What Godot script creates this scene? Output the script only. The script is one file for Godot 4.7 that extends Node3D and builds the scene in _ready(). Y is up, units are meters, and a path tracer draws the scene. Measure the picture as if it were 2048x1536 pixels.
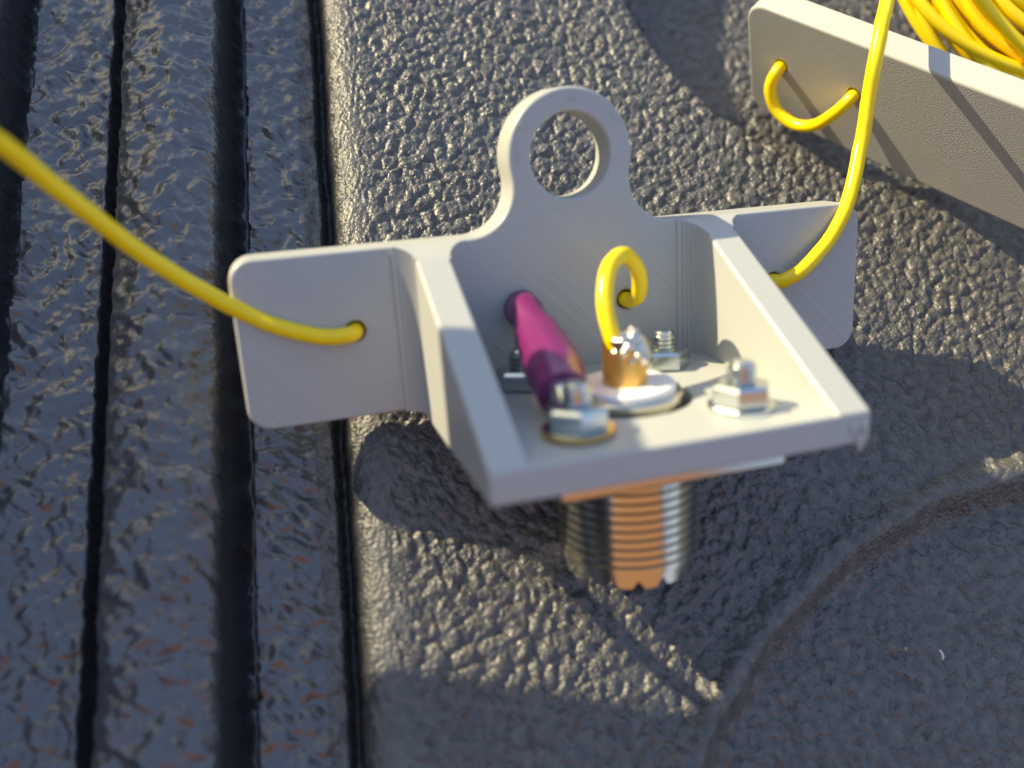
extends Node3D
# A 3D-printed antenna feed-point bracket on a truck bed liner, low sun from the far left.
# All shapes are laid out in millimetres and turned into metres by MM when a mesh is committed.

const MM := 0.001
const PLATE_TOP := 0.0
const WING_X := 40.4
const WING_BOTTOM := -19.8
const RING_Y := 8.58
const WALL_IN := 16.09
const WALL_OUT := 20.1
const FRONT_Z := 30.03
const FLOOR_TOP := -17.18
const FLOOR_BOTTOM := -20.61
const CONN_Z := 14.39
const SCREW_AT := 9.1
const WIRE_R := 0.95

var M := {}
var to_sun := Vector3(-0.725, 0.345, -0.596).normalized()
var used := {}

# ------------------------------------------------------------------ small helpers
func numbered(called: String) -> String:
	var k: int = used.get(called, 0)
	used[called] = k + 1
	return called if k == 0 else "%s_%03d" % [called, k]

func tag(o: Node, label: String, category: String, group := "") -> void:
	o.set_meta("label", label)
	o.set_meta("category", category)
	if group != "":
		o.set_meta("group", group)

func thing(called: String, label: String, category: String, at := Transform3D(), group := "") -> Node3D:
	var o := Node3D.new()
	o.name = numbered(called)
	add_child(o)
	o.transform = at
	tag(o, label, category, group)
	return o

func srgb(r: float, g: float, b: float) -> Color:
	return Color(r / 255.0, g / 255.0, b / 255.0)

class Shape:
	var v := PackedVector3Array()
	var n := PackedVector3Array()
	var uv := PackedVector2Array()
	var idx := PackedInt32Array()

	func vert(p: Vector3, nn: Vector3, t := Vector2.ZERO) -> int:
		v.append(p)
		n.append(nn)
		uv.append(t)
		return v.size() - 1

	# a triangle given counter-clockwise as seen from outside (Godot wants clockwise)
	func tri(a: int, b: int, c: int) -> void:
		var want: Vector3 = n[a] + n[b] + n[c]
		var f: Vector3 = (v[b] - v[a]).cross(v[c] - v[a])
		if f.dot(want) >= 0.0:
			idx.append_array([a, c, b])
		else:
			idx.append_array([a, b, c])

	func quad(a: int, b: int, c: int, d: int) -> void:
		tri(a, b, c)
		tri(a, c, d)

	func flat_quad(a: Vector3, b: Vector3, c: Vector3, d: Vector3, out: Vector3) -> void:
		var nn := (b - a).cross(c - a).normalized()
		if nn.dot(out) < 0.0:
			nn = -nn
		quad(vert(a, nn), vert(b, nn), vert(c, nn), vert(d, nn))

	func flat_tri(a: Vector3, b: Vector3, c: Vector3, out: Vector3) -> void:
		var nn := (b - a).cross(c - a).normalized()
		if nn.dot(out) < 0.0:
			nn = -nn
		tri(vert(a, nn), vert(b, nn), vert(c, nn))

	func arrays() -> Array:
		var a := []
		a.resize(Mesh.ARRAY_MAX)
		var mv := PackedVector3Array()
		mv.resize(v.size())
		for i in v.size():
			mv[i] = v[i] * 0.001
		a[Mesh.ARRAY_VERTEX] = mv
		a[Mesh.ARRAY_NORMAL] = n
		a[Mesh.ARRAY_TEX_UV] = uv
		a[Mesh.ARRAY_INDEX] = idx
		return a

func part(called: String, shapes: Array, mats: Array, parent: Node) -> MeshInstance3D:
	var mesh := ArrayMesh.new()
	for i in shapes.size():
		var s: Shape = shapes[i]
		if s.idx.size() == 0:
			continue
		mesh.add_surface_from_arrays(Mesh.PRIMITIVE_TRIANGLES, s.arrays())
		mesh.surface_set_material(mesh.get_surface_count() - 1, mats[i])
	var o := MeshInstance3D.new()
	o.mesh = mesh
	o.name = called
	parent.add_child(o, true)
	return o

func arc(center: Vector2, r: float, a0: float, a1: float, steps: int) -> PackedVector2Array:
	var out := PackedVector2Array()
	for i in steps + 1:
		var a := lerpf(a0, a1, float(i) / steps)
		out.append(center + Vector2(cos(a), sin(a)) * r)
	return out

func round_poly(pts: PackedVector2Array, radii: Array, steps := 6) -> PackedVector2Array:
	var out := PackedVector2Array()
	var c := pts.size()
	for i in c:
		var r: float = radii[i]
		var p := pts[i]
		if r <= 0.0:
			out.append(p)
			continue
		var d0 := (pts[(i + c - 1) % c] - p).normalized()
		var d1 := (pts[(i + 1) % c] - p).normalized()
		var half := acos(clampf(d0.dot(d1), -1, 1)) / 2.0
		var t := r / tan(half)
		var ce := p + (d0 + d1).normalized() * (r / sin(half))
		var s0 := p + d0 * t - ce
		var s1 := p + d1 * t - ce
		var sweep := s0.angle_to(s1)
		for k in steps + 1:
			out.append(ce + s0.rotated(sweep * k / steps))
	return out

func clean(p: PackedVector2Array, ccw: bool) -> PackedVector2Array:
	var q := PackedVector2Array()
	for i in p.size():
		if q.is_empty() or q[-1].distance_to(p[i]) > 1e-4:
			q.append(p[i])
	if q.size() > 1 and q[0].distance_to(q[-1]) < 1e-4:
		q.remove_at(q.size() - 1)
	var area := 0.0
	for i in q.size():
		area += q[i].cross(q[(i + 1) % q.size()])
	if (area > 0) != ccw:
		q.reverse()
	return q

func keyhole(outer: PackedVector2Array, hole: PackedVector2Array) -> PackedVector2Array:
	var bo := 0
	var bh := 0
	var bd := 1e12
	for i in outer.size():
		for j in hole.size():
			var d := outer[i].distance_squared_to(hole[j])
			if d < bd:
				bd = d
				bo = i
				bh = j
	var out := PackedVector2Array()
	for i in bo + 1:
		out.append(outer[i])
	for j in hole.size() + 1:
		out.append(hole[(bh + j) % hole.size()])
	for i in range(bo, outer.size()):
		out.append(outer[i])
	return out

# Prism of a flat outline with holes, with rounded rims. frame maps (x, y, depth) to the part's own axes.
# Returns [caps, sides]
func extrude(outline: PackedVector2Array, holes: Array, z0: float, z1: float, bevel: float, frame: Transform3D, bevel_steps := 3) -> Array:
	var cap := Shape.new()
	var side := Shape.new()
	var rings := [clean(outline, true)]
	for h in holes:
		rings.append(clean(h, false))
	var insets := []
	for ring in rings:
		var c: int = ring.size()
		var en := PackedVector2Array()
		for i in c:
			var d: Vector2 = (ring[(i + 1) % c] - ring[i]).normalized()
			en.append(Vector2(d.y, -d.x))          # outward of the solid
		var inset := PackedVector2Array()
		for i in c:
			var a: Vector2 = en[(i + c - 1) % c]
			var b: Vector2 = en[i]
			var m := (a + b).normalized()
			inset.append(m / maxf(m.dot(b), 0.4))
		insets.append(inset)
		# side strips: rounded rim at z0, wall, rounded rim at z1; each entry is [z, inset, normal along z, normal outward]
		var prof := []
		for k in bevel_steps + 1:
			var t := PI / 2 * k / bevel_steps
			prof.append([z0 + bevel * (1.0 - cos(t)), bevel * (1.0 - sin(t)), -cos(t), sin(t)])
		for k in range(bevel_steps, -1, -1):
			var t := PI / 2 * k / bevel_steps
			prof.append([z1 - bevel * (1.0 - cos(t)), bevel * (1.0 - sin(t)), cos(t), sin(t)])
		var run := 0.0
		for i in c:
			var j := (i + 1) % c
			var e: Vector2 = en[i]
			var na: Vector2 = e
			var nb: Vector2 = e
			if e.dot(en[(i + c - 1) % c]) > 0.8:
				na = (e + en[(i + c - 1) % c]).normalized()
			if e.dot(en[j]) > 0.8:
				nb = (e + en[j]).normalized()
			var length: float = ring[i].distance_to(ring[j])
			var last := []
			for q in prof:
				var pa: Vector2 = ring[i] - inset[i] * q[1]
				var pb: Vector2 = ring[j] - inset[j] * q[1]
				var va := side.vert(frame * Vector3(pa.x, pa.y, q[0]), frame.basis * Vector3(na.x * q[3], na.y * q[3], q[2]), Vector2(run, q[0]))
				var vb := side.vert(frame * Vector3(pb.x, pb.y, q[0]), frame.basis * Vector3(nb.x * q[3], nb.y * q[3], q[2]), Vector2(run + length, q[0]))
				if last.size() > 0:
					side.quad(last[0], last[1], vb, va)
				last = [va, vb]
			run += length
	var shrunk := []
	for r in rings.size():
		var q := PackedVector2Array()
		for i in rings[r].size():
			q.append(rings[r][i] - insets[r][i] * bevel)
		shrunk.append(q)
	var poly: PackedVector2Array = shrunk[0]
	for r in range(1, shrunk.size()):
		poly = keyhole(poly, shrunk[r])
	var t := Geometry2D.triangulate_polygon(poly)
	if t.is_empty():
		print("triangulation failed, ", poly.size())
	for lay in [[z0, Vector3(0, 0, -1)], [z1, Vector3(0, 0, 1)]]:
		var ids := []
		for p in poly:
			ids.append(cap.vert(frame * Vector3(p.x, p.y, lay[0]), frame.basis * lay[1], p))
		for k in range(0, t.size(), 3):
			cap.tri(ids[t[k]], ids[t[k + 1]], ids[t[k + 2]])
	return [cap, side]

# Surface of revolution round an axis; profile is a list of Vector2(radius, height). Facets get flat steps where the profile turns sharply.
func lathe(profile: Array, frame: Transform3D, seg := 40) -> Shape:
	var s := Shape.new()
	for k in profile.size() - 1:
		var p: Vector2 = profile[k]
		var q: Vector2 = profile[k + 1]
		if p.distance_to(q) < 1e-5:
			continue
		var d := (q - p).normalized()
		var nn := Vector2(d.y, -d.x)
		for i in seg:
			var a0 := TAU * i / seg
			var a1 := TAU * (i + 1) / seg
			var ids := []
			for c in [[p, a0], [p, a1], [q, a1], [q, a0]]:
				var pt: Vector2 = c[0]
				var a: float = c[1]
				ids.append(s.vert(frame * Vector3(pt.x * cos(a), pt.y, pt.x * sin(a)), frame.basis * Vector3(nn.x * cos(a), nn.y, nn.x * sin(a)), Vector2(a, pt.y)))
			if p.x > 1e-5:
				s.tri(ids[0], ids[1], ids[2])
			if q.x > 1e-5:
				s.tri(ids[0], ids[2], ids[3])
	return s

func spline(ctrl: Array, per := 10) -> PackedVector3Array:
	var out := PackedVector3Array()
	var c := ctrl.size()
	for i in c - 1:
		var p0: Vector3 = ctrl[maxi(i - 1, 0)]
		var p1: Vector3 = ctrl[i]
		var p2: Vector3 = ctrl[i + 1]
		var p3: Vector3 = ctrl[mini(i + 2, c - 1)]
		for k in per:
			out.append(p1.cubic_interpolate(p2, p0, p3, float(k) / per))
	out.append(ctrl[c - 1])
	return out

# A round tube along a path; radii is one number or one per path point.
func tube(path: PackedVector3Array, radii, seg := 18, caps := true) -> Shape:
	var s := Shape.new()
	var c := path.size()
	var t0 := (path[1] - path[0]).normalized()
	var up := Vector3.UP if absf(t0.y) < 0.9 else Vector3.RIGHT
	var u := t0.cross(up).normalized()
	var prev := []
	var run := 0.0
	for i in c:
		var t := (path[mini(i + 1, c - 1)] - path[maxi(i - 1, 0)]).normalized()
		u = (u - t * u.dot(t)).normalized()
		var w := t.cross(u)
		var r: float = radii[i] if radii is Array or radii is PackedFloat32Array else radii
		if i > 0:
			run += path[i].distance_to(path[i - 1])
		var ring := []
		for k in seg + 1:
			var a := TAU * k / seg
			var nn := u * cos(a) + w * sin(a)
			ring.append(s.vert(path[i] + nn * r, nn, Vector2(float(k) / seg * TAU * r, run)))
		if i > 0:
			for k in seg:
				s.quad(prev[k], prev[k + 1], ring[k + 1], ring[k])
		if caps and (i == 0 or i == c - 1):
			var nn := t if i > 0 else -t
			var mid := s.vert(path[i], nn)
			for k in seg:
				s.tri(mid, s.vert(s.v[ring[k]], nn), s.vert(s.v[ring[k + 1]], nn))
		prev = ring
	return s

# A lump: a sphere pushed about by noise
func lump(center: Vector3, radii: Vector3, rough: float, seed_value: int, seg := 18) -> Shape:
	var s := Shape.new()
	var nz := FastNoiseLite.new()
	nz.seed = seed_value
	nz.frequency = 0.9
	var rows := seg / 2
	var grid := []
	for j in rows + 1:
		var line := []
		for i in seg:
			var th := PI * j / rows
			var ph := TAU * i / seg
			var d := Vector3(sin(th) * cos(ph), cos(th), sin(th) * sin(ph))
			var k := 1.0 + rough * nz.get_noise_3dv(d * 1.6)
			line.append(s.vert(center + d * radii * k, (d / radii).normalized()))
		grid.append(line)
	for j in range(1, rows):
		for i in seg:
			var a: Vector3 = s.v[grid[j][(i + 1) % seg]] - s.v[grid[j][(i + seg - 1) % seg]]
			var b: Vector3 = s.v[grid[j + 1][i]] - s.v[grid[j - 1][i]]
			var nn := a.cross(b).normalized()
			if nn.dot(s.n[grid[j][i]]) < 0.0:
				nn = -nn
			s.n[grid[j][i]] = nn
	for j in rows:
		for i in seg:
			var i2 := (i + 1) % seg
			s.tri(grid[j][i], grid[j + 1][i], grid[j + 1][i2])
			s.tri(grid[j][i], grid[j + 1][i2], grid[j][i2])
	return s

# ------------------------------------------------------------------ materials
# A tiling normal map worked out from smooth noise heights (no steps from 8-bit heights)
func noise_normal(size: int, freq: float, seed_value: int, strength: float, octaves := 2, kind := FastNoiseLite.TYPE_SIMPLEX_SMOOTH) -> ImageTexture:
	var f := FastNoiseLite.new()
	f.seed = seed_value
	f.noise_type = kind
	f.frequency = freq
	f.fractal_octaves = octaves
	var h := PackedFloat32Array()
	h.resize(size * size)
	for y in size:
		var v := float(y) / size
		for x in size:
			var u := float(x) / size
			var top := f.get_noise_2d(x, y) * (1.0 - u) + f.get_noise_2d(x - size, y) * u
			var low := f.get_noise_2d(x, y - size) * (1.0 - u) + f.get_noise_2d(x - size, y - size) * u
			h[y * size + x] = top * (1.0 - v) + low * v
	var img := Image.create(size, size, false, Image.FORMAT_RGBA8)
	for y in size:
		for x in size:
			var dx := h[y * size + (x + 1) % size] - h[y * size + (x + size - 1) % size]
			var dy := h[((y + 1) % size) * size + x] - h[((y + size - 1) % size) * size + x]
			var n := Vector3(-dx * strength, dy * strength, 1.0).normalized()
			img.set_pixel(x, y, Color(n.x * 0.5 + 0.5, n.y * 0.5 + 0.5, n.z * 0.5 + 0.5))
	return ImageTexture.create_from_image(img)

func image_normal(h: Image, strength: float) -> ImageTexture:
	h.bump_map_to_normal_map(strength)
	return ImageTexture.create_from_image(h)

# diagonal printed paths, a little uneven; one tile is 16 mm
func print_lines(diagonal: bool, seed_value: int) -> ImageTexture:
	var size := 1024
	var img := Image.create(size, size, false, Image.FORMAT_RGBA8)
	var r := RandomNumberGenerator.new()
	r.seed = seed_value
	var lines := 34 if diagonal else 72
	var amp := PackedFloat32Array()
	for i in lines:
		amp.append(r.randf_range(0.35, 1.0))
	var nz := FastNoiseLite.new()
	nz.seed = seed_value + 5
	nz.frequency = 0.012
	for y in size:
		for x in size:
			var t: float
			if diagonal:
				t = fposmod(float(x + y) / size, 1.0) * lines
			else:
				t = float(y) / size * lines
			var k := int(t) % lines
			var f := t - floorf(t)
			var h := 0.5 + 0.5 * (1.0 - pow(absf(f * 2.0 - 1.0), 2.5)) * amp[k] * 0.7 + 0.06 * nz.get_noise_2d(x, y)
			img.set_pixel(x, y, Color(h, h, h))
	return image_normal(img, 3.0)

func plain(c: Color, rough: float, metal := 0.0, spec := 0.5) -> StandardMaterial3D:
	var m := StandardMaterial3D.new()
	m.albedo_color = c
	m.roughness = rough
	m.metallic = metal
	m.metallic_specular = spec
	return m

func make_materials() -> void:
	var grey := srgb(174, 176, 173)
	var cap := plain(grey, 0.42)
	cap.normal_enabled = true
	cap.normal_texture = print_lines(true, 3)
	cap.normal_scale = 3.5
	cap.uv1_scale = Vector3(1.0 / 16.0, 1.0 / 16.0, 1)
	M.print_face = cap
	var side := plain(grey, 0.36)
	side.normal_enabled = true
	side.normal_texture = print_lines(false, 9)
	side.normal_scale = 0.16
	side.uv1_scale = Vector3(1.0 / 16.0, 1.0 / 16.0, 1)
	M.print_side = side
	M.print_plain = plain(grey, 0.36)
	var bed := plain(srgb(172, 172, 168), 0.5)
	bed.normal_enabled = true
	bed.normal_texture = noise_normal(512, 0.08, 21, 1.6)
	bed.normal_scale = 0.4
	bed.uv1_scale = Vector3(1.0 / 12.0, 1.0 / 12.0, 1)
	M.winder_face = bed
	M.winder_side = plain(srgb(178, 179, 175), 0.42)
	var y := plain(Color(1.0, 0.865, 0.02), 0.28)
	M.yellow = y
	M.shrink = plain(srgb(116, 20, 94), 0.28)
	M.shrink.clearcoat_enabled = true
	M.shrink.clearcoat = 1.0
	M.shrink.clearcoat_roughness = 0.3
	M.nickel = plain(srgb(206, 202, 190), 0.2, 1.0)
	M.zinc = plain(srgb(205, 212, 212), 0.22, 1.0)
	M.brass = plain(srgb(226, 182, 104), 0.42, 1.0)
	M.solder = plain(srgb(214, 210, 200), 0.26, 1.0)
	M.teflon = plain(srgb(246, 241, 236), 0.4)
	M.dark = plain(srgb(24, 23, 24), 0.6)
	M.orange = plain(srgb(152, 111, 80), 0.8)
	M.lint = plain(srgb(235, 232, 225), 0.8)
	M.crumb = plain(srgb(190, 160, 120), 0.8)

# ------------------------------------------------------------------ the ground
var n_a: FastNoiseLite
var n_b: FastNoiseLite
var n_c: FastNoiseLite
var n_d: FastNoiseLite
var n_e: FastNoiseLite

func step_between(a: float, b: float, x: float) -> float:
	var t := clampf((x - a) / (b - a), 0.0, 1.0)
	return t * t * (3.0 - 2.0 * t)

func rib_profile(x: float) -> float:
	# flat floor right of -66, then valleys and ridges every 31.5 mm to the left
	if x > -62.0:
		return 0.0
	if x > -80.2:
		return lip(x + 67.4, 5.2, 2.8, 4.8) - 4.0 * exp(-pow((x + 68.9) / 0.75, 4.0))
	var u := fposmod(x + 80.0, 31.2)        # 0 at the left end of a period
	var up := 1.0 - step_between(26.4, 31.2, u)
	var crown := 2.1 * (1.0 - pow((u - 21.5) / 7.6, 2.0)) if u > 13.9 else 0.5 * pow((u - 5.0) / 9.0, 2.0)
	var slot := -6.0 * exp(-pow((u - 29.6) / 1.7, 4.0)) - 5.0 * exp(-pow((u - 12.7) / 0.95, 4.0))
	return minf(lip(u - 13.9, 2.6, 1.2, 4.6), -4.6 * (1.0 - up)) + maxf(crown, 0.0) * up - 1.3 * up + slot

# a rounded edge: 0 from x = width on, curving down over width to drop, then steeply to -depth just left of x = 0
func lip(x: float, width: float, drop: float, depth: float) -> float:
	if x >= width:
		return 0.0
	if x >= 0.0:
		var t := 1.0 - x / width
		return -drop * (1.0 - sqrt(maxf(0.0, 1.0 - t * t * 0.97)))
	var d0 := -drop * (1.0 - sqrt(0.03))
	return lerpf(d0, -depth, step_between(0.0, 0.75, -x))

func ground_shape(x: float, z: float) -> float:
	var w := n_d.get_noise_2d(x * 0.22, z * 0.22)
	var y := rib_profile((x if x > -66.0 else -66.0 + (x + 66.0) * 1.045) + 0.35 * w)
	y += 0.085 * clampf(-x - 30.0, 0.0, 60.0)           # the liner rises a little towards the ribs
	var d1 := Vector2(x - 27.35, z + 70.81).length() + 0.5 * w
	y += lip(d1 - 46.0, 1.4, 0.7, 10.0)
	var d2 := Vector2(x - 27.35, z - 94.28).length() + 0.5 * w
	y += 1.6 * exp(-pow((d2 - 71.8) / 2.1, 2.0)) - 3.0 * (1.0 - step_between(67.4, 71.2, d2))
	return y

func ground_height(x: float, z: float) -> float:
	var y := ground_shape(x, z)
	var rib := 1.0 - step_between(-68.0, -62.0, x)
	var k := lerpf(1.12, 0.60, rib)
	var px := (x * 0.94 + z * 0.34) * k
	var pz := (z * 0.94 - x * 0.34) * k * lerpf(0.8, 1.25, rib)
	var c := smoothstep(-1.0, lerpf(-0.66, -0.42, rib), n_a.get_noise_2d(px, pz))      # 0 in the creases between scales, 1 on them
	var b := n_b.get_noise_2d(px, pz)
	var r := 1.0 - absf(n_e.get_noise_2d(px, pz))
	var f := n_c.get_noise_2d(px, pz)
	var bump := lerpf(0.28, 0.36, rib) * c + lerpf(0.33, 0.62, rib) * b + lerpf(0.12, 0.26, rib) * r * r + lerpf(0.14, 0.05, rib) * f
	# the moulded edges are smoother than the faces
	var edge := exp(-pow((x + 65.2) / 2.4, 2.0)) + 0.8 * exp(-pow((Vector2(x - 27.35, z - 94.28).length() - 70.5) / 2.2, 2.0))
	return y - 0.85 + lerpf(bump, 0.35, minf(edge * 0.75, 0.75))

func make_ground() -> void:
	n_a = FastNoiseLite.new()
	n_a.seed = 11
	n_a.noise_type = FastNoiseLite.TYPE_CELLULAR
	n_a.cellular_return_type = FastNoiseLite.RETURN_DISTANCE2_SUB
	n_a.cellular_jitter = 1.0
	n_a.frequency = 0.42
	n_a.fractal_type = FastNoiseLite.FRACTAL_NONE
	n_a.domain_warp_enabled = true
	n_a.domain_warp_amplitude = 1.3
	n_a.domain_warp_frequency = 0.28
	n_a.domain_warp_fractal_type = FastNoiseLite.DOMAIN_WARP_FRACTAL_NONE
	n_b = FastNoiseLite.new()
	n_b.seed = 4
	n_b.frequency = 0.40
	n_b.fractal_octaves = 2
	n_e = FastNoiseLite.new()
	n_e.seed = 19
	n_e.frequency = 0.26
	n_e.fractal_octaves = 2
	n_c = FastNoiseLite.new()
	n_c.seed = 8
	n_c.frequency = 1.3
	n_c.fractal_octaves = 2
	n_d = FastNoiseLite.new()
	n_d.seed = 15
	n_d.frequency = 0.5

	var rough := plain(srgb(58, 56, 54), 0.46, 0.0, 0.8)
	var stain := FastNoiseLite.new()
	stain.seed = 31
	stain.frequency = 0.45
	stain.fractal_octaves = 4
	rough.vertex_color_use_as_albedo = true
	rough.albedo_color = Color.WHITE
	rough.normal_enabled = true
	rough.normal_texture = noise_normal(512, 0.045, 77, 3.0, 3)
	rough.normal_scale = 0.8
	rough.uv1_scale = Vector3(1.0 / 14.0, 1.0 / 14.0, 1)
	M.liner = rough
	var gloss: StandardMaterial3D = rough.duplicate()
	gloss.roughness = 0.32
	gloss.metallic_specular = 1.0
	gloss.clearcoat_enabled = true
	gloss.clearcoat = 0.9
	gloss.clearcoat_roughness = 0.28
	gloss.normal_scale = 0.45
	M.liner_rib = gloss

	var ground := Node3D.new()
	ground.name = "ground"
	add_child(ground)
	ground.set_meta("kind", "structure")
	ground.set_meta("label", "pebbled black plastic truck bed liner with raised ribs")
	for zone in [[-126.0, -72.0, "ribbed_floor", M.liner_rib, 0.035, 0.0], [-72.0, 74.0, "flat_floor", M.liner, 0.05, 1.0]]:
		ground_patch(ground, zone[2], zone[0], zone[1], -100.0, 76.0, 0.25, zone[3], stain, zone[5])
	# plain surroundings, coarse
	ground_patch(ground, "outer_floor", -420.0, -126.0, -420.0, 420.0, 3.0, M.liner, stain, 0.4)
	ground_patch(ground, "outer_floor", 74.0, 420.0, -420.0, 420.0, 3.0, M.liner, stain, 1.0)
	ground_patch(ground, "outer_floor", -126.0, 74.0, -420.0, -100.0, 2.0, M.liner, stain, 1.0)
	ground_patch(ground, "outer_floor", -126.0, 74.0, 76.0, 420.0, 2.0, M.liner, stain, 1.0)

func ground_patch(parent: Node, called: String, x0: float, x1: float, z0: float, z1: float, cell: float, mat: Material, stain: FastNoiseLite, dust: float) -> void:
	var nx := int(ceil((x1 - x0) / cell))
	var nz := int(ceil((z1 - z0) / cell))
	var fine := cell < 1.0
	var hs := PackedFloat32Array()
	hs.resize((nx + 3) * (nz + 3))
	var dx := (x1 - x0) / nx
	var dz := (z1 - z0) / nz
	for j in nz + 3:
		for i in nx + 3:
			var x := x0 + (i - 1) * dx
			var z := z0 + (j - 1) * dz
			hs[j * (nx + 3) + i] = ground_height(x, z) if fine else ground_shape(x, z) - 0.45
	var v := PackedVector3Array()
	var n := PackedVector3Array()
	var uv := PackedVector2Array()
	var col := PackedColorArray()
	var count := (nx + 1) * (nz + 1)
	v.resize(count)
	n.resize(count)
	uv.resize(count)
	col.resize(count)
	var w := nx + 3
	for j in nz + 1:
		for i in nx + 1:
			var k := j * (nx + 1) + i
			var q := (j + 1) * w + i + 1
			var x := x0 + i * dx
			var z := z0 + j * dz
			v[k] = Vector3(x, hs[q], z) * MM
			n[k] = Vector3((hs[q - 1] - hs[q + 1]) / (2 * dx), 1.0, (hs[q - w] - hs[q + w]) / (2 * dz)).normalized()
			uv[k] = Vector2(x, z)
			var s := 0.5 + 0.5 * stain.get_noise_2d(x, z)
			var base := Color(0.046, 0.046, 0.047).lerp(Color(0.050, 0.050, 0.051), 1.0 - dust)
			var dusty := Color(0.120, 0.114, 0.104)
			var g := base.lerp(dusty, dust * clampf(s * 1.5 - 0.25, 0.0, 1.0))
			col[k] = g
	var idx := PackedInt32Array()
	idx.resize(nx * nz * 6)
	var at := 0
	for j in nz:
		for i in nx:
			var a := j * (nx + 1) + i
			var b := a + 1
			var c := a + nx + 1
			var d := c + 1
			idx[at] = a
			idx[at + 1] = b
			idx[at + 2] = d
			idx[at + 3] = a
			idx[at + 4] = d
			idx[at + 5] = c
			at += 6
	var arr := []
	arr.resize(Mesh.ARRAY_MAX)
	arr[Mesh.ARRAY_VERTEX] = v
	arr[Mesh.ARRAY_NORMAL] = n
	arr[Mesh.ARRAY_TEX_UV] = uv
	arr[Mesh.ARRAY_COLOR] = col
	arr[Mesh.ARRAY_INDEX] = idx
	var mesh := ArrayMesh.new()
	mesh.add_surface_from_arrays(Mesh.PRIMITIVE_TRIANGLES, arr)
	mesh.surface_set_material(0, mat)
	var o := MeshInstance3D.new()
	o.mesh = mesh
	o.name = called
	parent.add_child(o, true)

# ------------------------------------------------------------------ the bracket
var bracket_at := Transform3D(Basis(Vector3(0.9930850, -0.0610052, -0.1003020), Vector3(-0.0407504, 0.6221274, -0.7818547), Vector3(0.1100978, 0.7805356, 0.6153395)).orthonormalized(), Vector3(-0.0393454, 0.0179759, -0.0076365))

func wing_outline() -> PackedVector2Array:
	var ro := 7.78
	var rf := 5.6
	var xc := sqrt(pow(ro + rf, 2) - pow(RING_Y - rf, 2))
	var rc := 2.7
	var o := PackedVector2Array()
	o.append_array(arc(Vector2(WING_X - rc, WING_BOTTOM + rc), rc, -PI / 2, 0, 8))
	o.append_array(arc(Vector2(WING_X - rc, PLATE_TOP - rc), rc, 0, PI / 2, 8))
	# right neck: concave arc from the wing top up to the ring
	var join := atan2(rf - RING_Y, xc)          # direction from ring centre to fillet centre
	o.append_array(arc(Vector2(xc, rf), rf, -PI / 2, -PI + join, 12))
	o.append_array(arc(Vector2(0, RING_Y), ro, join, PI - join, 40))
	o.append_array(arc(Vector2(-xc, rf), rf, -join, -PI / 2, 12))
	o.append_array(arc(Vector2(-WING_X + rc, PLATE_TOP - rc), rc, PI / 2, PI, 8))
	o.append_array(arc(Vector2(-WING_X + rc, WING_BOTTOM + rc), rc, PI, PI * 1.5, 8))
	return o

func stepped_fillet(wall_x: float, dir: float, radius: float, bottom: float) -> Shape:
	# concave corner between the plate face (z = 0) and a wall; printed layers show as steps
	var s := Shape.new()
	var layer := 0.26
	var k := int(radius / layer)
	for i in k:
		var z0 := i * layer - (0.4 if i == 0 else 0.0)
		var z1 := (i + 1) * layer
		var w := radius - sqrt(maxf(0.0, radius * radius - pow(radius - (i + 0.5) * layer, 2)))
		var w2 := 0.0
		if i + 1 < k:
			w2 = radius - sqrt(maxf(0.0, radius * radius - pow(radius - (i + 1.5) * layer, 2)))
		var x0 := wall_x + dir * w
		var xm := wall_x + dir * w2
		var xi := wall_x - dir * 0.4
		var t0 := -0.485 * maxf(z0, 0.0) - 0.02
		var t1 := -0.485 * z1 - 0.02
		s.flat_quad(Vector3(x0, bottom, z0), Vector3(x0, bottom, z1), Vector3(x0, t1, z1), Vector3(x0, t0, z0), Vector3(dir, 0, 0))
		s.flat_quad(Vector3(x0, bottom, z1), Vector3(xm, bottom, z1), Vector3(xm, t1, z1), Vector3(x0, t1, z1), Vector3(0, 0, 1))
		s.flat_quad(Vector3(x0, t0, z0), Vector3(x0, t1, z1), Vector3(xi, t1, z1), Vector3(xi, t0, z0), Vector3(0, 1, 0))
		s.flat_quad(Vector3(x0, bottom, z0), Vector3(x0, bottom, z1), Vector3(xi, bottom, z1), Vector3(xi, bottom, z0), Vector3(0, -1, 0))
	return s

func hex_nut(at: Vector3, turn: float, across: float, height: float) -> Shape:
	var s := Shape.new()
	var r := across / 2.0 / cos(PI / 6)
	var ch := 0.32
	for i in 6:
		var a0 := turn + TAU * i / 6
		var a1 := turn + TAU * (i + 1) / 6
		var d0 := Vector3(cos(a0), 0, sin(a0))
		var d1 := Vector3(cos(a1), 0, sin(a1))
		var mid := (d0 + d1).normalized()
		var b0 := at + d0 * r
		var b1 := at + d1 * r
		var up := Vector3(0, height, 0)
		var low := Vector3(0, ch, 0)
		s.flat_quad(b0 + low, b1 + low, b1 + up - low, b0 + up - low, mid)
		s.flat_quad(b0 + up - low, b1 + up - low, at + d1 * (r * 0.88) + up, at + d0 * (r * 0.88) + up, mid + Vector3.UP)
		s.flat_quad(b0 + low, b1 + low, at + d1 * (r * 0.9), at + d0 * (r * 0.9), mid + Vector3.DOWN)
		s.flat_quad(at + d0 * (r * 0.88) + up, at + d1 * (r * 0.88) + up, at + d1 * 1.35 + up, at + d0 * 1.35 + up, Vector3.UP)
	return s

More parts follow.
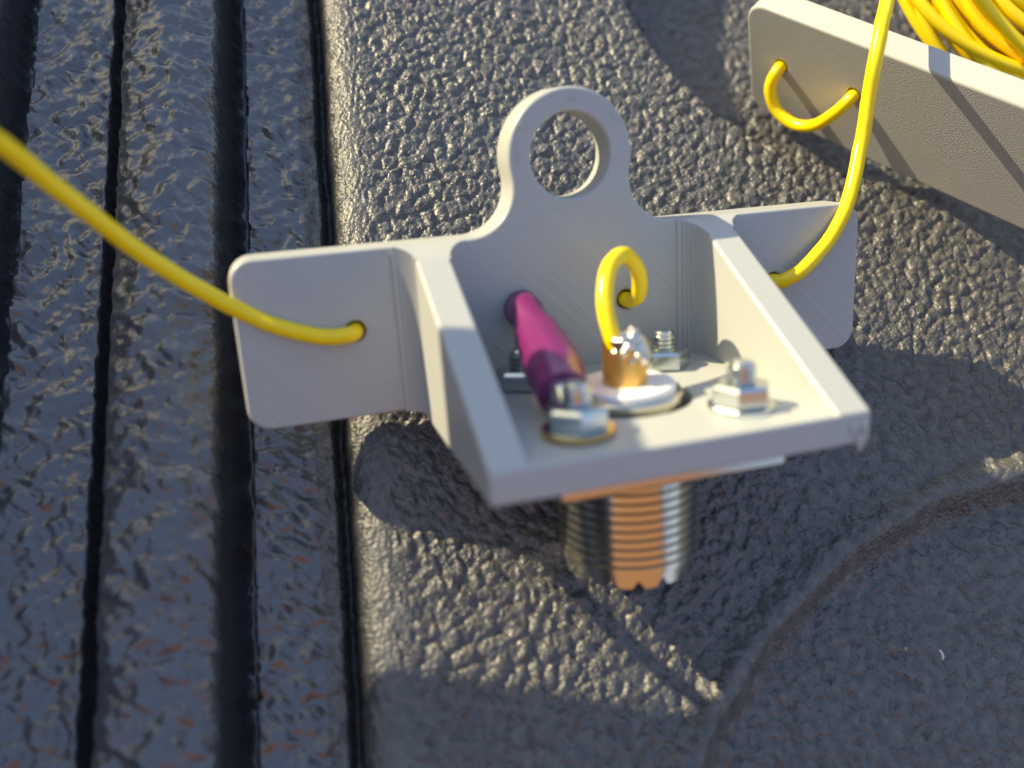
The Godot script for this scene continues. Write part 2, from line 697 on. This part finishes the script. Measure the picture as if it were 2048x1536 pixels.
func thread_profile(r: float, y0: float, y1: float, pitch: float, depth: float) -> Array:
	var p := []
	var y := y0
	while y + pitch <= y1 + 0.001:
		p.append(Vector2(r - depth, y))
		p.append(Vector2(r, y + pitch * 0.16))
		p.append(Vector2(r, y + pitch * 0.82))
		p.append(Vector2(r - depth, y + pitch * 0.96))
		y += pitch
	p.append(Vector2(r - depth, y1))
	return p

func make_bracket() -> void:
	var t := thing("antenna_bracket", "light grey printed bracket with round eyelet, two wings and a tray holding a threaded socket", "bracket", bracket_at)
	var holes := [arc(Vector2(0, RING_Y), 4.98, 0, TAU, 48)]
	for x in [-27.2, -6.65, 6.65, 27.6]:
		holes.append(arc(Vector2(x, -9.4), 1.2, 0, TAU, 16))
	var e := extrude(wing_outline(), holes, -5.0, 0.0, 0.45, Transform3D())
	part("back_plate", e, [M.print_face, M.print_side], t)
	# side walls: outline in (z, y), pushed out along x
	var wall := PackedVector2Array([Vector2(-0.6, -0.02), Vector2(0.2, -0.12), Vector2(3.06, -1.49), Vector2(FRONT_Z, FLOOR_TOP), Vector2(FRONT_Z, FLOOR_BOTTOM), Vector2(-0.6, FLOOR_BOTTOM)])
	var frame := Transform3D(Basis(Vector3(0, 0, 1), Vector3(0, 1, 0), Vector3(-1, 0, 0)), Vector3.ZERO)
	for sx in [-1.0, 1.0]:
		var a: float = -WALL_OUT * sx
		var b: float = -WALL_IN * sx
		var w := extrude(round_poly(wall, [0, 0, 1.2, 0.5, 0.5, 0], 5), [], minf(a, b), maxf(a, b), 0.4, frame)
		var o := part("side_wall", w, [M.print_side, M.print_side], t)
		part("corner_fillet", [stepped_fillet(WALL_OUT * sx, sx, 3.1, WING_BOTTOM)], [M.print_plain], o)
		part("corner_fillet", [stepped_fillet(WALL_IN * sx, -sx, 3.4, FLOOR_TOP - 0.3)], [M.print_plain], o)
	# tray floor: outline in (x, z), pushed out along y
	var fl := PackedVector2Array([Vector2(-WALL_IN - 0.7, -0.5), Vector2(WALL_IN + 0.7, -0.5), Vector2(WALL_IN + 0.7, FRONT_Z - 0.02), Vector2(-WALL_IN - 0.7, FRONT_Z - 0.02)])
	var down := Transform3D(Basis(Vector3(1, 0, 0), Vector3(0, 0, 1), Vector3(0, -1, 0)), Vector3.ZERO)
	var f := extrude(fl, [arc(Vector2(0, CONN_Z), 7.3, 0, TAU, 48)], -FLOOR_TOP, -FLOOR_BOTTOM - 0.02, 0.35, down)
	part("tray_floor", f, [M.print_plain, M.print_side], t)
	# strings of plastic left at a corner of the tray and on the eyelet
	part("plastic_blob", [lump(Vector3(18.8, -20.3, 30.0), Vector3(0.5, 1.1, 0.5), 0.5, 2)], [M.print_plain], t)
	part("plastic_blob", [lump(Vector3(17.9, -18.8, 30.0), Vector3(0.4, 0.8, 0.35), 0.5, 3)], [M.print_plain], t)
	part("plastic_blob", [lump(Vector3(19.3, -18.9, 30.0), Vector3(0.35, 0.9, 0.35), 0.5, 7)], [M.print_plain], t)
	part("plastic_blob", [lump(Vector3(0.3, 15.0, 0.0), Vector3(0.6, 0.22, 0.12), 1.2, 4)], [M.print_plain], t)
	part("plastic_blob", [lump(Vector3(-6.6, 9.0, 0.0), Vector3(0.2, 0.9, 0.09), 1.2, 5)], [M.print_plain], t)
	part("plastic_blob", [lump(Vector3(-5.6, 12.3, 0.0), Vector3(0.5, 0.3, 0.09), 1.2, 6)], [M.print_plain], t)
	part("plastic_blob", [lump(Vector3(5.6, 12.8, 0.0), Vector3(0.3, 0.4, 0.07), 1.2, 8)], [M.print_plain], t)

	# coaxial socket
	var at := Transform3D(Basis(), Vector3(0, 0, CONN_Z))
	var h := 12.95
	var sq := round_poly(PackedVector2Array([Vector2(-h, CONN_Z - h), Vector2(h, CONN_Z - h), Vector2(h, CONN_Z + h), Vector2(-h, CONN_Z + h)]), [1.6, 1.6, 1.6, 1.6], 6)
	var fe := extrude(sq, [], 20.62, 22.8, 0.5, down)
	var socket := part("coaxial_socket", fe, [M.nickel, M.nickel], t)
	socket.set_meta("label", "nickel plated square flange socket under the tray")
	# threaded barrel with a toothed end
	var prof := [Vector2(7.5, -36.0)]
	for q in thread_profile(7.98, -35.2, -24.6, 1.06, 0.5):
		prof.append(q)
	prof.append(Vector2(7.5, -22.2))
	prof.reverse()
	var barrel := lathe(prof, at, 64)
	var teeth := 17
	var seg := teeth * 8
	var ring := []
	for i in seg + 1:
		var a := TAU * i / seg
		var f2 := absf(fposmod(a / TAU * teeth, 1.0) - 0.5) * 2.0     # 0 at a tooth tip, 1 in a notch
		var yb := -36.9 + 0.95 * smoothstep(0.45, 1.0, f2)
		ring.append([a, yb])
	for i in seg:
		var c0: Array = ring[i]
		var c1: Array = ring[i + 1]
		for rr in [[7.5, 1.0], [6.2, -1.0]]:
			var ids := []
			for c in [[c0[0], -35.3 if rr[1] > 0 else -24.0], [c1[0], -35.3 if rr[1] > 0 else -24.0], [c1[0], c1[1]], [c0[0], c0[1]]]:
				var d := Vector3(cos(c[0]), 0, sin(c[0]))
				ids.append(barrel.vert(at * (d * rr[0] + Vector3(0, c[1], 0)), d * rr[1]))
			barrel.quad(ids[0], ids[1], ids[2], ids[3])
		var d0 := Vector3(cos(c0[0]), 0, sin(c0[0]))
		var d1 := Vector3(cos(c1[0]), 0, sin(c1[0]))
		barrel.flat_quad(at * (d0 * 6.2 + Vector3(0, c0[1], 0)), at * (d1 * 6.2 + Vector3(0, c1[1], 0)), at * (d1 * 7.5 + Vector3(0, c1[1], 0)), at * (d0 * 7.5 + Vector3(0, c0[1], 0)), Vector3.DOWN)
	part("threaded_barrel", [barrel], [M.nickel], socket)
	part("collar", [lathe([Vector2(6.35, -20.7), Vector2(6.35, -16.5), Vector2(6.1, -16.25), Vector2(5.0, -16.25)], at, 48)], [M.nickel], socket)
	part("insulator_disc", [lathe([Vector2(5.55, -16.6), Vector2(5.55, -15.75), Vector2(5.35, -15.5), Vector2(0, -15.5)], at, 48)], [M.teflon], socket)
	# gold solder cup: a tube cut slantwise, filled with solder
	var cup := Shape.new()
	var cs := 32
	for i in cs:
		var a0 := TAU * i / cs
		var a1 := TAU * (i + 1) / cs
		var ids := []
		for c in [[a0, 0], [a1, 0], [a1, 1], [a0, 1]]:
			var a: float = c[0]
			var top := -10.4 - 1.5 * (0.5 + 0.5 * sin(a + 0.5)) - 0.35 * sin(3.0 * a)
			var yy: float = -15.55 if c[1] == 0 else top
			var d := Vector3(cos(a), 0, sin(a))
			ids.append(cup.vert(at * (d * 2.45 + Vector3(0, yy, 0)), d))
		cup.quad(ids[0], ids[1], ids[2], ids[3])
	part("solder_cup", [cup], [M.brass], socket)
	part("solder", [lump(at * Vector3(0.3, -11.6, 0.25), Vector3(2.2, 1.7, 2.2), 0.6, 41, 32)], [M.solder], socket)
	part("solder", [lump(at * Vector3(0.7, -12.3, 1.3), Vector3(1.4, 1.1, 1.3), 0.9, 43, 28)], [M.solder], socket)
	part("solder", [lump(at * Vector3(0.9, -10.5, 0.3), Vector3(0.75, 1.0, 0.75), 0.8, 44, 24)], [M.solder], socket)

	# four screws with nuts
	var spots := [Vector3(SCREW_AT, 0, CONN_Z - SCREW_AT), Vector3(SCREW_AT, 0, CONN_Z + SCREW_AT), Vector3(-SCREW_AT, 0, CONN_Z + SCREW_AT), Vector3(-SCREW_AT, 0, CONN_Z - SCREW_AT)]
	var turns := [0.35, 0.1, 0.75, 0.5]
	for i in 4:
		var p: Vector3 = spots[i]
		var lift := 0.0
		var axis := Transform3D(Basis(), p)
		if i == 1 or i == 2:
			lift = 0.5 if i == 1 else 0.75
			part("washer", [lathe([Vector2(3.5, FLOOR_TOP + lift - 0.5), Vector2(3.5, FLOOR_TOP + lift - 0.02), Vector2(1.5, FLOOR_TOP + lift - 0.02)], axis, 36)], [M.zinc], t)
		part("nut", [hex_nut(p + Vector3(0, FLOOR_TOP + lift, 0), turns[i], 5.5, 2.3)], [M.zinc], t)
		var sp := thread_profile(1.48, FLOOR_TOP - 3.0, FLOOR_TOP + lift + 4.4, 0.55, 0.28)
		sp.append(Vector2(1.0, FLOOR_TOP + lift + 4.6))
		sp.append(Vector2(0.0, FLOOR_TOP + lift + 4.6))
		sp.reverse()
		part("screw", [lathe(sp, axis, 24)], [M.zinc], t)

# ------------------------------------------------------------------ wires
func on_bracket(p: Vector3) -> Vector3:
	return (bracket_at * (p * MM)) / MM

# small bends, as wire that has been wound and handled keeps
func handled(path: PackedVector3Array, amount: float, seed_value: int) -> PackedVector3Array:
	var nz := FastNoiseLite.new()
	nz.seed = seed_value
	nz.frequency = 0.09
	var out := PackedVector3Array()
	for i in path.size():
		var p := path[i]
		out.append(p + Vector3(nz.get_noise_3dv(p), nz.get_noise_3dv(p + Vector3(50, 0, 0)), nz.get_noise_3dv(p + Vector3(0, 50, 0))) * amount)
	return out

func make_wires() -> void:
	# left leg: from outside the picture through the left wing, behind the plate, to the lug under a tray nut
	var t := thing("antenna_wire", "yellow insulated wire passing through the left wing and ending in a red sleeve", "wire")
	var pts := []
	for p in [Vector3(-162, 74, -62), Vector3(-156, 88, -36), Vector3(-138, 84, -10), Vector3(-120, 71, 1.5), Vector3(-108.5, 60.5, -2.0), Vector3(-101.2, 51.45, -4.2), Vector3(-98.73, 45.66, -4.99), Vector3(-95.7, 38.71, -5.39), Vector3(-91.62, 31.33, -4.26), Vector3(-86.45, 23.76, -2.17), Vector3(-78.9, 17.44, 0.61), Vector3(-74.33, 15.44, 2.23), Vector3(-70.04, 14.28, 3.0)]:
		pts.append(p)
	for p in [Vector3(-28.3, -9.45, 0.75), Vector3(-27.2, -9.4, -0.6), Vector3(-27.0, -9.4, -4.6), Vector3(-25.2, -9.3, -6.3), Vector3(-17, -9.2, -6.6), Vector3(-8.6, -9.3, -6.2), Vector3(-6.75, -9.4, -4.4), Vector3(-6.7, -9.3, -0.5), Vector3(-7.2, -9.0, 1.6), Vector3(-7.4, -10.2, 6.0)]:
		pts.append(on_bracket(p))
	part("insulation", [tube(handled(spline(pts, 12), 0.22, 61), WIRE_R, 22)], [M.yellow], t)
	var hs := []
	for p in [Vector3(-7.15, -8.9, 0.25), Vector3(-7.3, -9.1, 2.5), Vector3(-7.46, -10.3, 6.0), Vector3(-7.8, -11.4, 9.5), Vector3(-8.15, -12.3, 13.0), Vector3(-8.6, -13.2, 16.4), Vector3(-9.0, -14.2, 19.4)]:
		hs.append(on_bracket(p))
	var path := spline(hs, 8)
	var radii := PackedFloat32Array()
	for i in path.size():
		var u := float(i) / (path.size() - 1)
		var r := lerpf(2.1, 3.05, smoothstep(0.2, 0.62, u))
		r -= 0.32 * smoothstep(0.82, 1.0, u)
		r += 0.12 * sin(u * 19.0) + 0.07 * sin(u * 47.0 + 1.0) + 0.05 * sin(u * 83.0)
		radii.append(r)
	part("heat_shrink", [tube(path, radii, 26)], [M.shrink], t)
	var lug := []
	for p in [Vector3(-8.9, -14.0, 18.8), Vector3(-9.0, -14.9, 20.4), Vector3(-9.1, -16.0, 21.6)]:
		lug.append(on_bracket(p))
	var ring := lathe([Vector2(3.7, -16.95), Vector2(3.7, -16.5), Vector2(1.55, -16.5)], Transform3D(Basis(), Vector3(-SCREW_AT, 0, CONN_Z + SCREW_AT)), 36)
	for i in ring.v.size():
		ring.v[i] = on_bracket(ring.v[i])
		ring.n[i] = bracket_at.basis * ring.n[i]
	var lug_part := part("ring_lug", [ring, tube(spline(lug, 6), [2.0, 2.0, 2.0, 1.9, 1.9, 1.8, 1.7, 1.6, 1.5, 1.4, 1.3, 1.2, 1.1], 20)], [M.brass, M.zinc], t)
	lug_part.set_meta("label", "brass ring lug under the tray nut")

	# right leg: from the winder over its board, through the right wing, behind the plate and into the solder cup
	t = thing("antenna_wire", "yellow insulated wire from the coil through the right wing to the solder cup", "wire")
	pts = []
	for p in [Vector3(62, 32.5, -83), Vector3(47, 31, -86), Vector3(31, 26, -80), Vector3(20.5, 23.0, -66.5), Vector3(12.7, 24.2, -49.7), Vector3(7.4, 25.3, -37.9), Vector3(4.4, 25.6, -31.8), Vector3(3.1, 24.0, -27.5), Vector3(2.6, 20.9, -23.6), Vector3(1.9, 17.7, -19.1), Vector3(-0.4, 15.8, -13.2), Vector3(-3.6, 14.2, -7.9), Vector3(-7.8, 12.8, -3.8)]:
		pts.append(p)
	for p in [Vector3(28.6, -9.3, 0.9), Vector3(27.6, -9.4, -0.6), Vector3(27.4, -9.4, -4.6), Vector3(25.4, -9.4, -6.3), Vector3(17, -9.4, -6.6), Vector3(8.6, -9.4, -6.2), Vector3(6.75, -9.4, -4.4), Vector3(6.65, -9.5, -0.4),
			Vector3(6.9, -9.3, 1.3), Vector3(6.9, -7.9, 3.4), Vector3(6.0, -5.0, 5.1), Vector3(4.1, -2.9, 6.7), Vector3(1.9, -2.6, 8.4), Vector3(-0.1, -3.9, 10.2), Vector3(-1.15, -6.4, 12.0), Vector3(-1.35, -9.0, 13.4), Vector3(-0.9, -11.5, 14.2)]:
		pts.append(on_bracket(p))
	part("insulation", [tube(handled(spline(pts, 12), 0.22, 61), WIRE_R, 22)], [M.yellow], t)

# ------------------------------------------------------------------ winder and coil
var win_l := Vector3(0.542, 0.351, 0.764).normalized()
var win_n := Vector3(-0.76, -0.19, 0.63)
var win_m := Vector3.UP
var win_o := Vector3(4.2, -9.6, -48.2)

func on_winder(a: float, b: float, c: float) -> Vector3:
	return win_o + win_l * (a * 1.055) + win_m * (b * 1.055) + win_n * c

func make_winder() -> void:
	win_n = (win_n - win_l * win_n.dot(win_l)).normalized()
	win_m = win_n.cross(win_l).normalized()
	if win_m.y < 0:
		win_m = -win_m
	var at := Transform3D(Basis(win_l, win_m, win_l.cross(win_m)), win_o * MM)
	var side: float = signf(win_l.cross(win_m).dot(win_n))
	var t := thing("wire_winder", "light grey printed board with a pebbled face, standing on edge behind the bracket", "winder", at)
	var h := 21.9
	var ln := 82.0
	var o := round_poly(PackedVector2Array([Vector2(0, 0), Vector2(ln, 0), Vector2(ln, h), Vector2(0, h)]), [3.4, 3.4, 3.4, 3.4], 8)
	var e := extrude(o, [arc(Vector2(6.33, 11.71), 1.15, 0, TAU, 16), arc(Vector2(19.52, 12.08), 1.15, 0, TAU, 16)], -4.4 if side > 0 else 0.0, 0.0 if side > 0 else 4.4, 0.5, Transform3D())
	part("front_board", e, [M.winder_face, M.winder_side], t)
	var c := round_poly(PackedVector2Array([Vector2(56, 4), Vector2(72, 4), Vector2(72, 16), Vector2(56, 16)]), [1, 1, 1, 1], 3)
	var far := -side * 30.0
	var e3 := extrude(c, [], minf(-side * 4.0, far), maxf(-side * 4.0, far), 0.3, Transform3D())
	part("crossbar", e3, [M.winder_side, M.winder_side], t)

	var w := thing("wire_coil", "coil of glossy yellow insulated wire behind the grey winder board", "wire coil")
	var r := RandomNumberGenerator.new()
	r.seed = 5
	var anchor := [on_winder(6.0, 11.1, -5.4), on_winder(6.0, 11.1, -2.0), on_winder(5.9, 10.7, 1.0), on_winder(5.9, 8.6, 2.6), on_winder(7.6, 5.9, 3.4), on_winder(11.0, 4.9, 3.7), on_winder(14.4, 6.2, 3.4), on_winder(17.0, 9.0, 2.4), on_winder(18.4, 11.1, 0.8), on_winder(18.5, 11.45, -2.0), on_winder(18.5, 11.45, -5.4)]
	part("anchor_loop", [tube(spline(anchor, 10), WIRE_R, 20)], [M.yellow], w)
	var mid := coil_mid
	for i in 36:
		var rad := lerpf(13.0, 30.0, float((i * 7) % 36) / 35.0)
		var ea := coil_x.rotated(coil_z, r.randf_range(-0.3, 0.3)).rotated(coil_x, r.randf_range(-0.16, 0.16)).rotated(coil_y, r.randf_range(-0.16, 0.16))
		var eb := coil_z.cross(ea).normalized()
		var off := coil_z * r.randf_range(-6.0, 5.0) + coil_x * r.randf_range(-2.5, 2.5) + coil_y * r.randf_range(-2.5, 2.5)
		var path := PackedVector3Array()
		var k1 := r.randf_range(0, TAU)
		var k2 := r.randf_range(0, TAU)
		for k in 91:
			var a := TAU * k / 90.0
			var rr := rad * (1.0 + 0.03 * sin(3 * a + k1))
			path.append(mid + off + ea * (rr * 1.05 * cos(a)) + eb * (rr * 0.95 * sin(a)) + coil_z * (1.6 * sin(2 * a + k2)))
		part("wire_turn", [tube(path, WIRE_R, 14, false)], [M.yellow], w)

var coil_mid := Vector3(53.0, 20.0, -57.0)
var coil_x := Vector3(0.983, 0.132, 0.127).normalized()
var coil_y := Vector3(0.067, 0.39, -0.919).normalized()
var coil_z := Vector3(-0.171, 0.911, 0.374).normalized()

# ------------------------------------------------------------------ things outside the frame whose shade and reflection show
func box_shape(size: Vector3, bevel: float) -> Array:
	var o := round_poly(PackedVector2Array([Vector2(-size.x / 2, 0), Vector2(size.x / 2, 0), Vector2(size.x / 2, size.y), Vector2(-size.x / 2, size.y)]), [bevel, bevel, bevel, bevel], 6)
	return extrude(o, [], -size.z / 2, size.z / 2, bevel * 0.8, Transform3D(), 4)

func soft_block(size: Vector3, power: float, wrinkle: float, seed_value: int) -> Shape:
	# a stuffed cloth block: a superellipsoid with folds, standing on y = 0
	var s := Shape.new()
	var nz := FastNoiseLite.new()
	nz.seed = seed_value
	nz.frequency = 0.012
	nz.fractal_type = FastNoiseLite.FRACTAL_RIDGED
	var seg := 96
	var rows := 64
	var pts := []
	for j in rows + 1:
		for i in seg:
			var th := PI * j / rows - PI / 2
			var ph := TAU * i / seg
			var f := func(c: float) -> float: return signf(c) * pow(absf(c), power)
			var p := Vector3(f.call(cos(th)) * f.call(cos(ph)), f.call(sin(th)), f.call(cos(th)) * f.call(sin(ph))) * size / 2.0
			p *= 1.0 - wrinkle * (0.5 + 0.5 * nz.get_noise_3dv(p))
			p.y = maxf(p.y + size.y * 0.5 - 6.0, -0.6)
			pts.append(p)
	var nrm := []
	for j in rows + 1:
		for i in seg:
			var a: Vector3 = pts[j * seg + (i + 1) % seg] - pts[j * seg + (i + seg - 1) % seg]
			var b: Vector3 = pts[mini(j + 1, rows) * seg + i] - pts[maxi(j - 1, 0) * seg + i]
			var nn := b.cross(a)
			nn = nn.normalized() if nn.length() > 1e-6 else Vector3(0, -1 if j < rows / 2 else 1, 0)
			if nn.dot(pts[j * seg + i] - Vector3(0, size.y / 2, 0)) < 0:
				nn = -nn
			s.vert(pts[j * seg + i], nn)
	for j in rows:
		for i in seg:
			s.quad(j * seg + i, j * seg + (i + 1) % seg, (j + 1) * seg + (i + 1) % seg, (j + 1) * seg + i)
	return s

func make_offstage() -> void:
	# a stuffed orange bag on the near side of the bracket: the socket and the liner mirror it
	var bag := thing("orange_bag", "stuffed orange cloth bag standing on the liner facing the tray", "bag", Transform3D(Basis(), Vector3(-0.03, 0, 0.36)))
	part("body", [soft_block(Vector3(470, 290, 180), 0.35, 0.05, 6)], [M.orange], bag)
	# two specks on the liner
	var fibre := thing("lint_fibre", "tiny white fibre lying on the shaded liner", "lint")
	part("fibre", [tube(spline([Vector3(4.8, -2.6, 44.3), Vector3(4.82, -2.35, 44.7), Vector3(4.88, -2.4, 45.1), Vector3(4.9, -2.7, 45.4)], 4), 0.13, 8)], [M.lint], fibre)
	var crumb := thing("crumb", "tiny tan crumb lying on the shaded liner", "crumb")
	part("grain", [lump(Vector3(0.2, -2.6, 43.6), Vector3(0.22, 0.2, 0.22), 0.6, 51, 10)], [M.crumb], crumb)
	# the side wall of the truck bed: its shade covers the ribs
	var wall := thing("bed_side_wall", "black plastic side wall of the truck bed beyond the ribs", "wall", Transform3D(Basis(), Vector3(-0.585, -0.006, -0.2)))
	part("panel", box_shape(Vector3(50, 244.5, 2400), 8.0), [M.dark, M.dark], wall)
	# a second winder board leaning on a case: it shades the left of the tray and the liner in front of it
	var across := to_sun.cross(Vector3.UP).normalized()
	var away := Vector3(to_sun.x, 0, to_sun.z).normalized()
	var rise := across.cross(to_sun).normalized()
	var apex := across * -37.5 + rise * 14.3 + to_sun * 150.0
	var lean := (Vector3.UP + away * 0.12).normalized()
	var ea := (across * -0.841 + lean * -0.54).normalized()
	var eb := (across * -0.54 + lean * 0.841).normalized()
	var en := ea.cross(eb).normalized()
	var board := thing("wire_winder", "light grey printed board leaning diagonally on the black case", "winder", Transform3D(Basis(ea, eb, en), apex * MM))
	var o := round_poly(PackedVector2Array([Vector2(0, 0), Vector2(124, 0), Vector2(124, 60), Vector2(0, 60)]), [2, 2, 2, 2], 6)
	var back := en.dot(away) > 0
	part("front_board", extrude(o, [], 0.0 if back else -4.4, 4.4 if back else 0.0, 0.5, Transform3D()), [M.winder_face, M.winder_side], board)
	var mid := apex + across * -125.0 + away * 58.0
	mid.y = -0.6
	var case := thing("equipment_case", "black plastic case standing on the liner behind the leaning board", "case", Transform3D(Basis(across, Vector3.UP, across.cross(Vector3.UP)), mid * MM))
	part("body", box_shape(Vector3(120, 52, 90), 5.0), [M.dark, M.dark], case)
	part("lid", box_shape(Vector3(123, 16, 93), 5.0), [M.dark, M.dark], case).position = Vector3(0, 0.0515, 0)

func _ready() -> void:
	# camera
	var cam := Camera3D.new()
	cam.name = "camera"
	var right := Vector3(0.9831084, 0.1317075, 0.1270867)
	var down := Vector3(-0.0665233, -0.3897415, 0.9185185)
	var ahead := Vector3(0.1705068, -0.9114575, -0.3743965)
	cam.transform = Transform3D(Basis(right, -down, -ahead).orthonormalized(), Vector3(-0.0663811, 0.1084547, 0.0491730))
	cam.fov = rad_to_deg(2.0 * atan(768.0 / 1800.0))
	cam.near = 0.01
	cam.far = 20.0
	var lens := CameraAttributesPhysical.new()
	lens.frustum_focal_length = 12.0 / (768.0 / 1800.0)
	lens.frustum_focus_distance = 0.124
	lens.frustum_near = 0.01
	lens.frustum_far = 20.0
	lens.exposure_aperture = lens.frustum_focal_length / 2.8
	cam.attributes = lens
	add_child(cam)
	cam.current = true
	# sky
	var env := Environment.new()
	env.background_mode = Environment.BG_SKY
	var sky := Sky.new()
	var sm := ProceduralSkyMaterial.new()
	sm.sky_top_color = Color(0.48, 0.575, 0.725)
	sm.sky_horizon_color = Color(0.81, 0.84, 0.87)
	sm.sky_curve = 0.12
	sm.ground_bottom_color = Color(0.16, 0.14, 0.12)
	sm.ground_horizon_color = Color(0.34, 0.30, 0.27)
	sm.sun_angle_max = 70.0
	sm.sun_curve = 0.36
	sky.sky_material = sm
	env.sky = sky
	env.tonemap_mode = Environment.TONE_MAPPER_LINEAR
	env.tonemap_exposure = 1.75
	env.sdfgi_enabled = true
	env.ssao_enabled = true
	env.ssil_enabled = true
	var we := WorldEnvironment.new()
	we.environment = env
	add_child(we)
	# sun
	var sun := DirectionalLight3D.new()
	sun.name = "sun"
	sun.light_color = Color(1.0, 0.93, 0.755)
	sun.light_energy = 1.6
	sun.light_angular_distance = 0.5
	sun.shadow_enabled = true
	sun.look_at_from_position(Vector3.ZERO, -to_sun, Vector3.UP)
	add_child(sun)

	make_materials()
	make_ground()
	make_bracket()
	make_wires()
	make_winder()
	make_offstage()
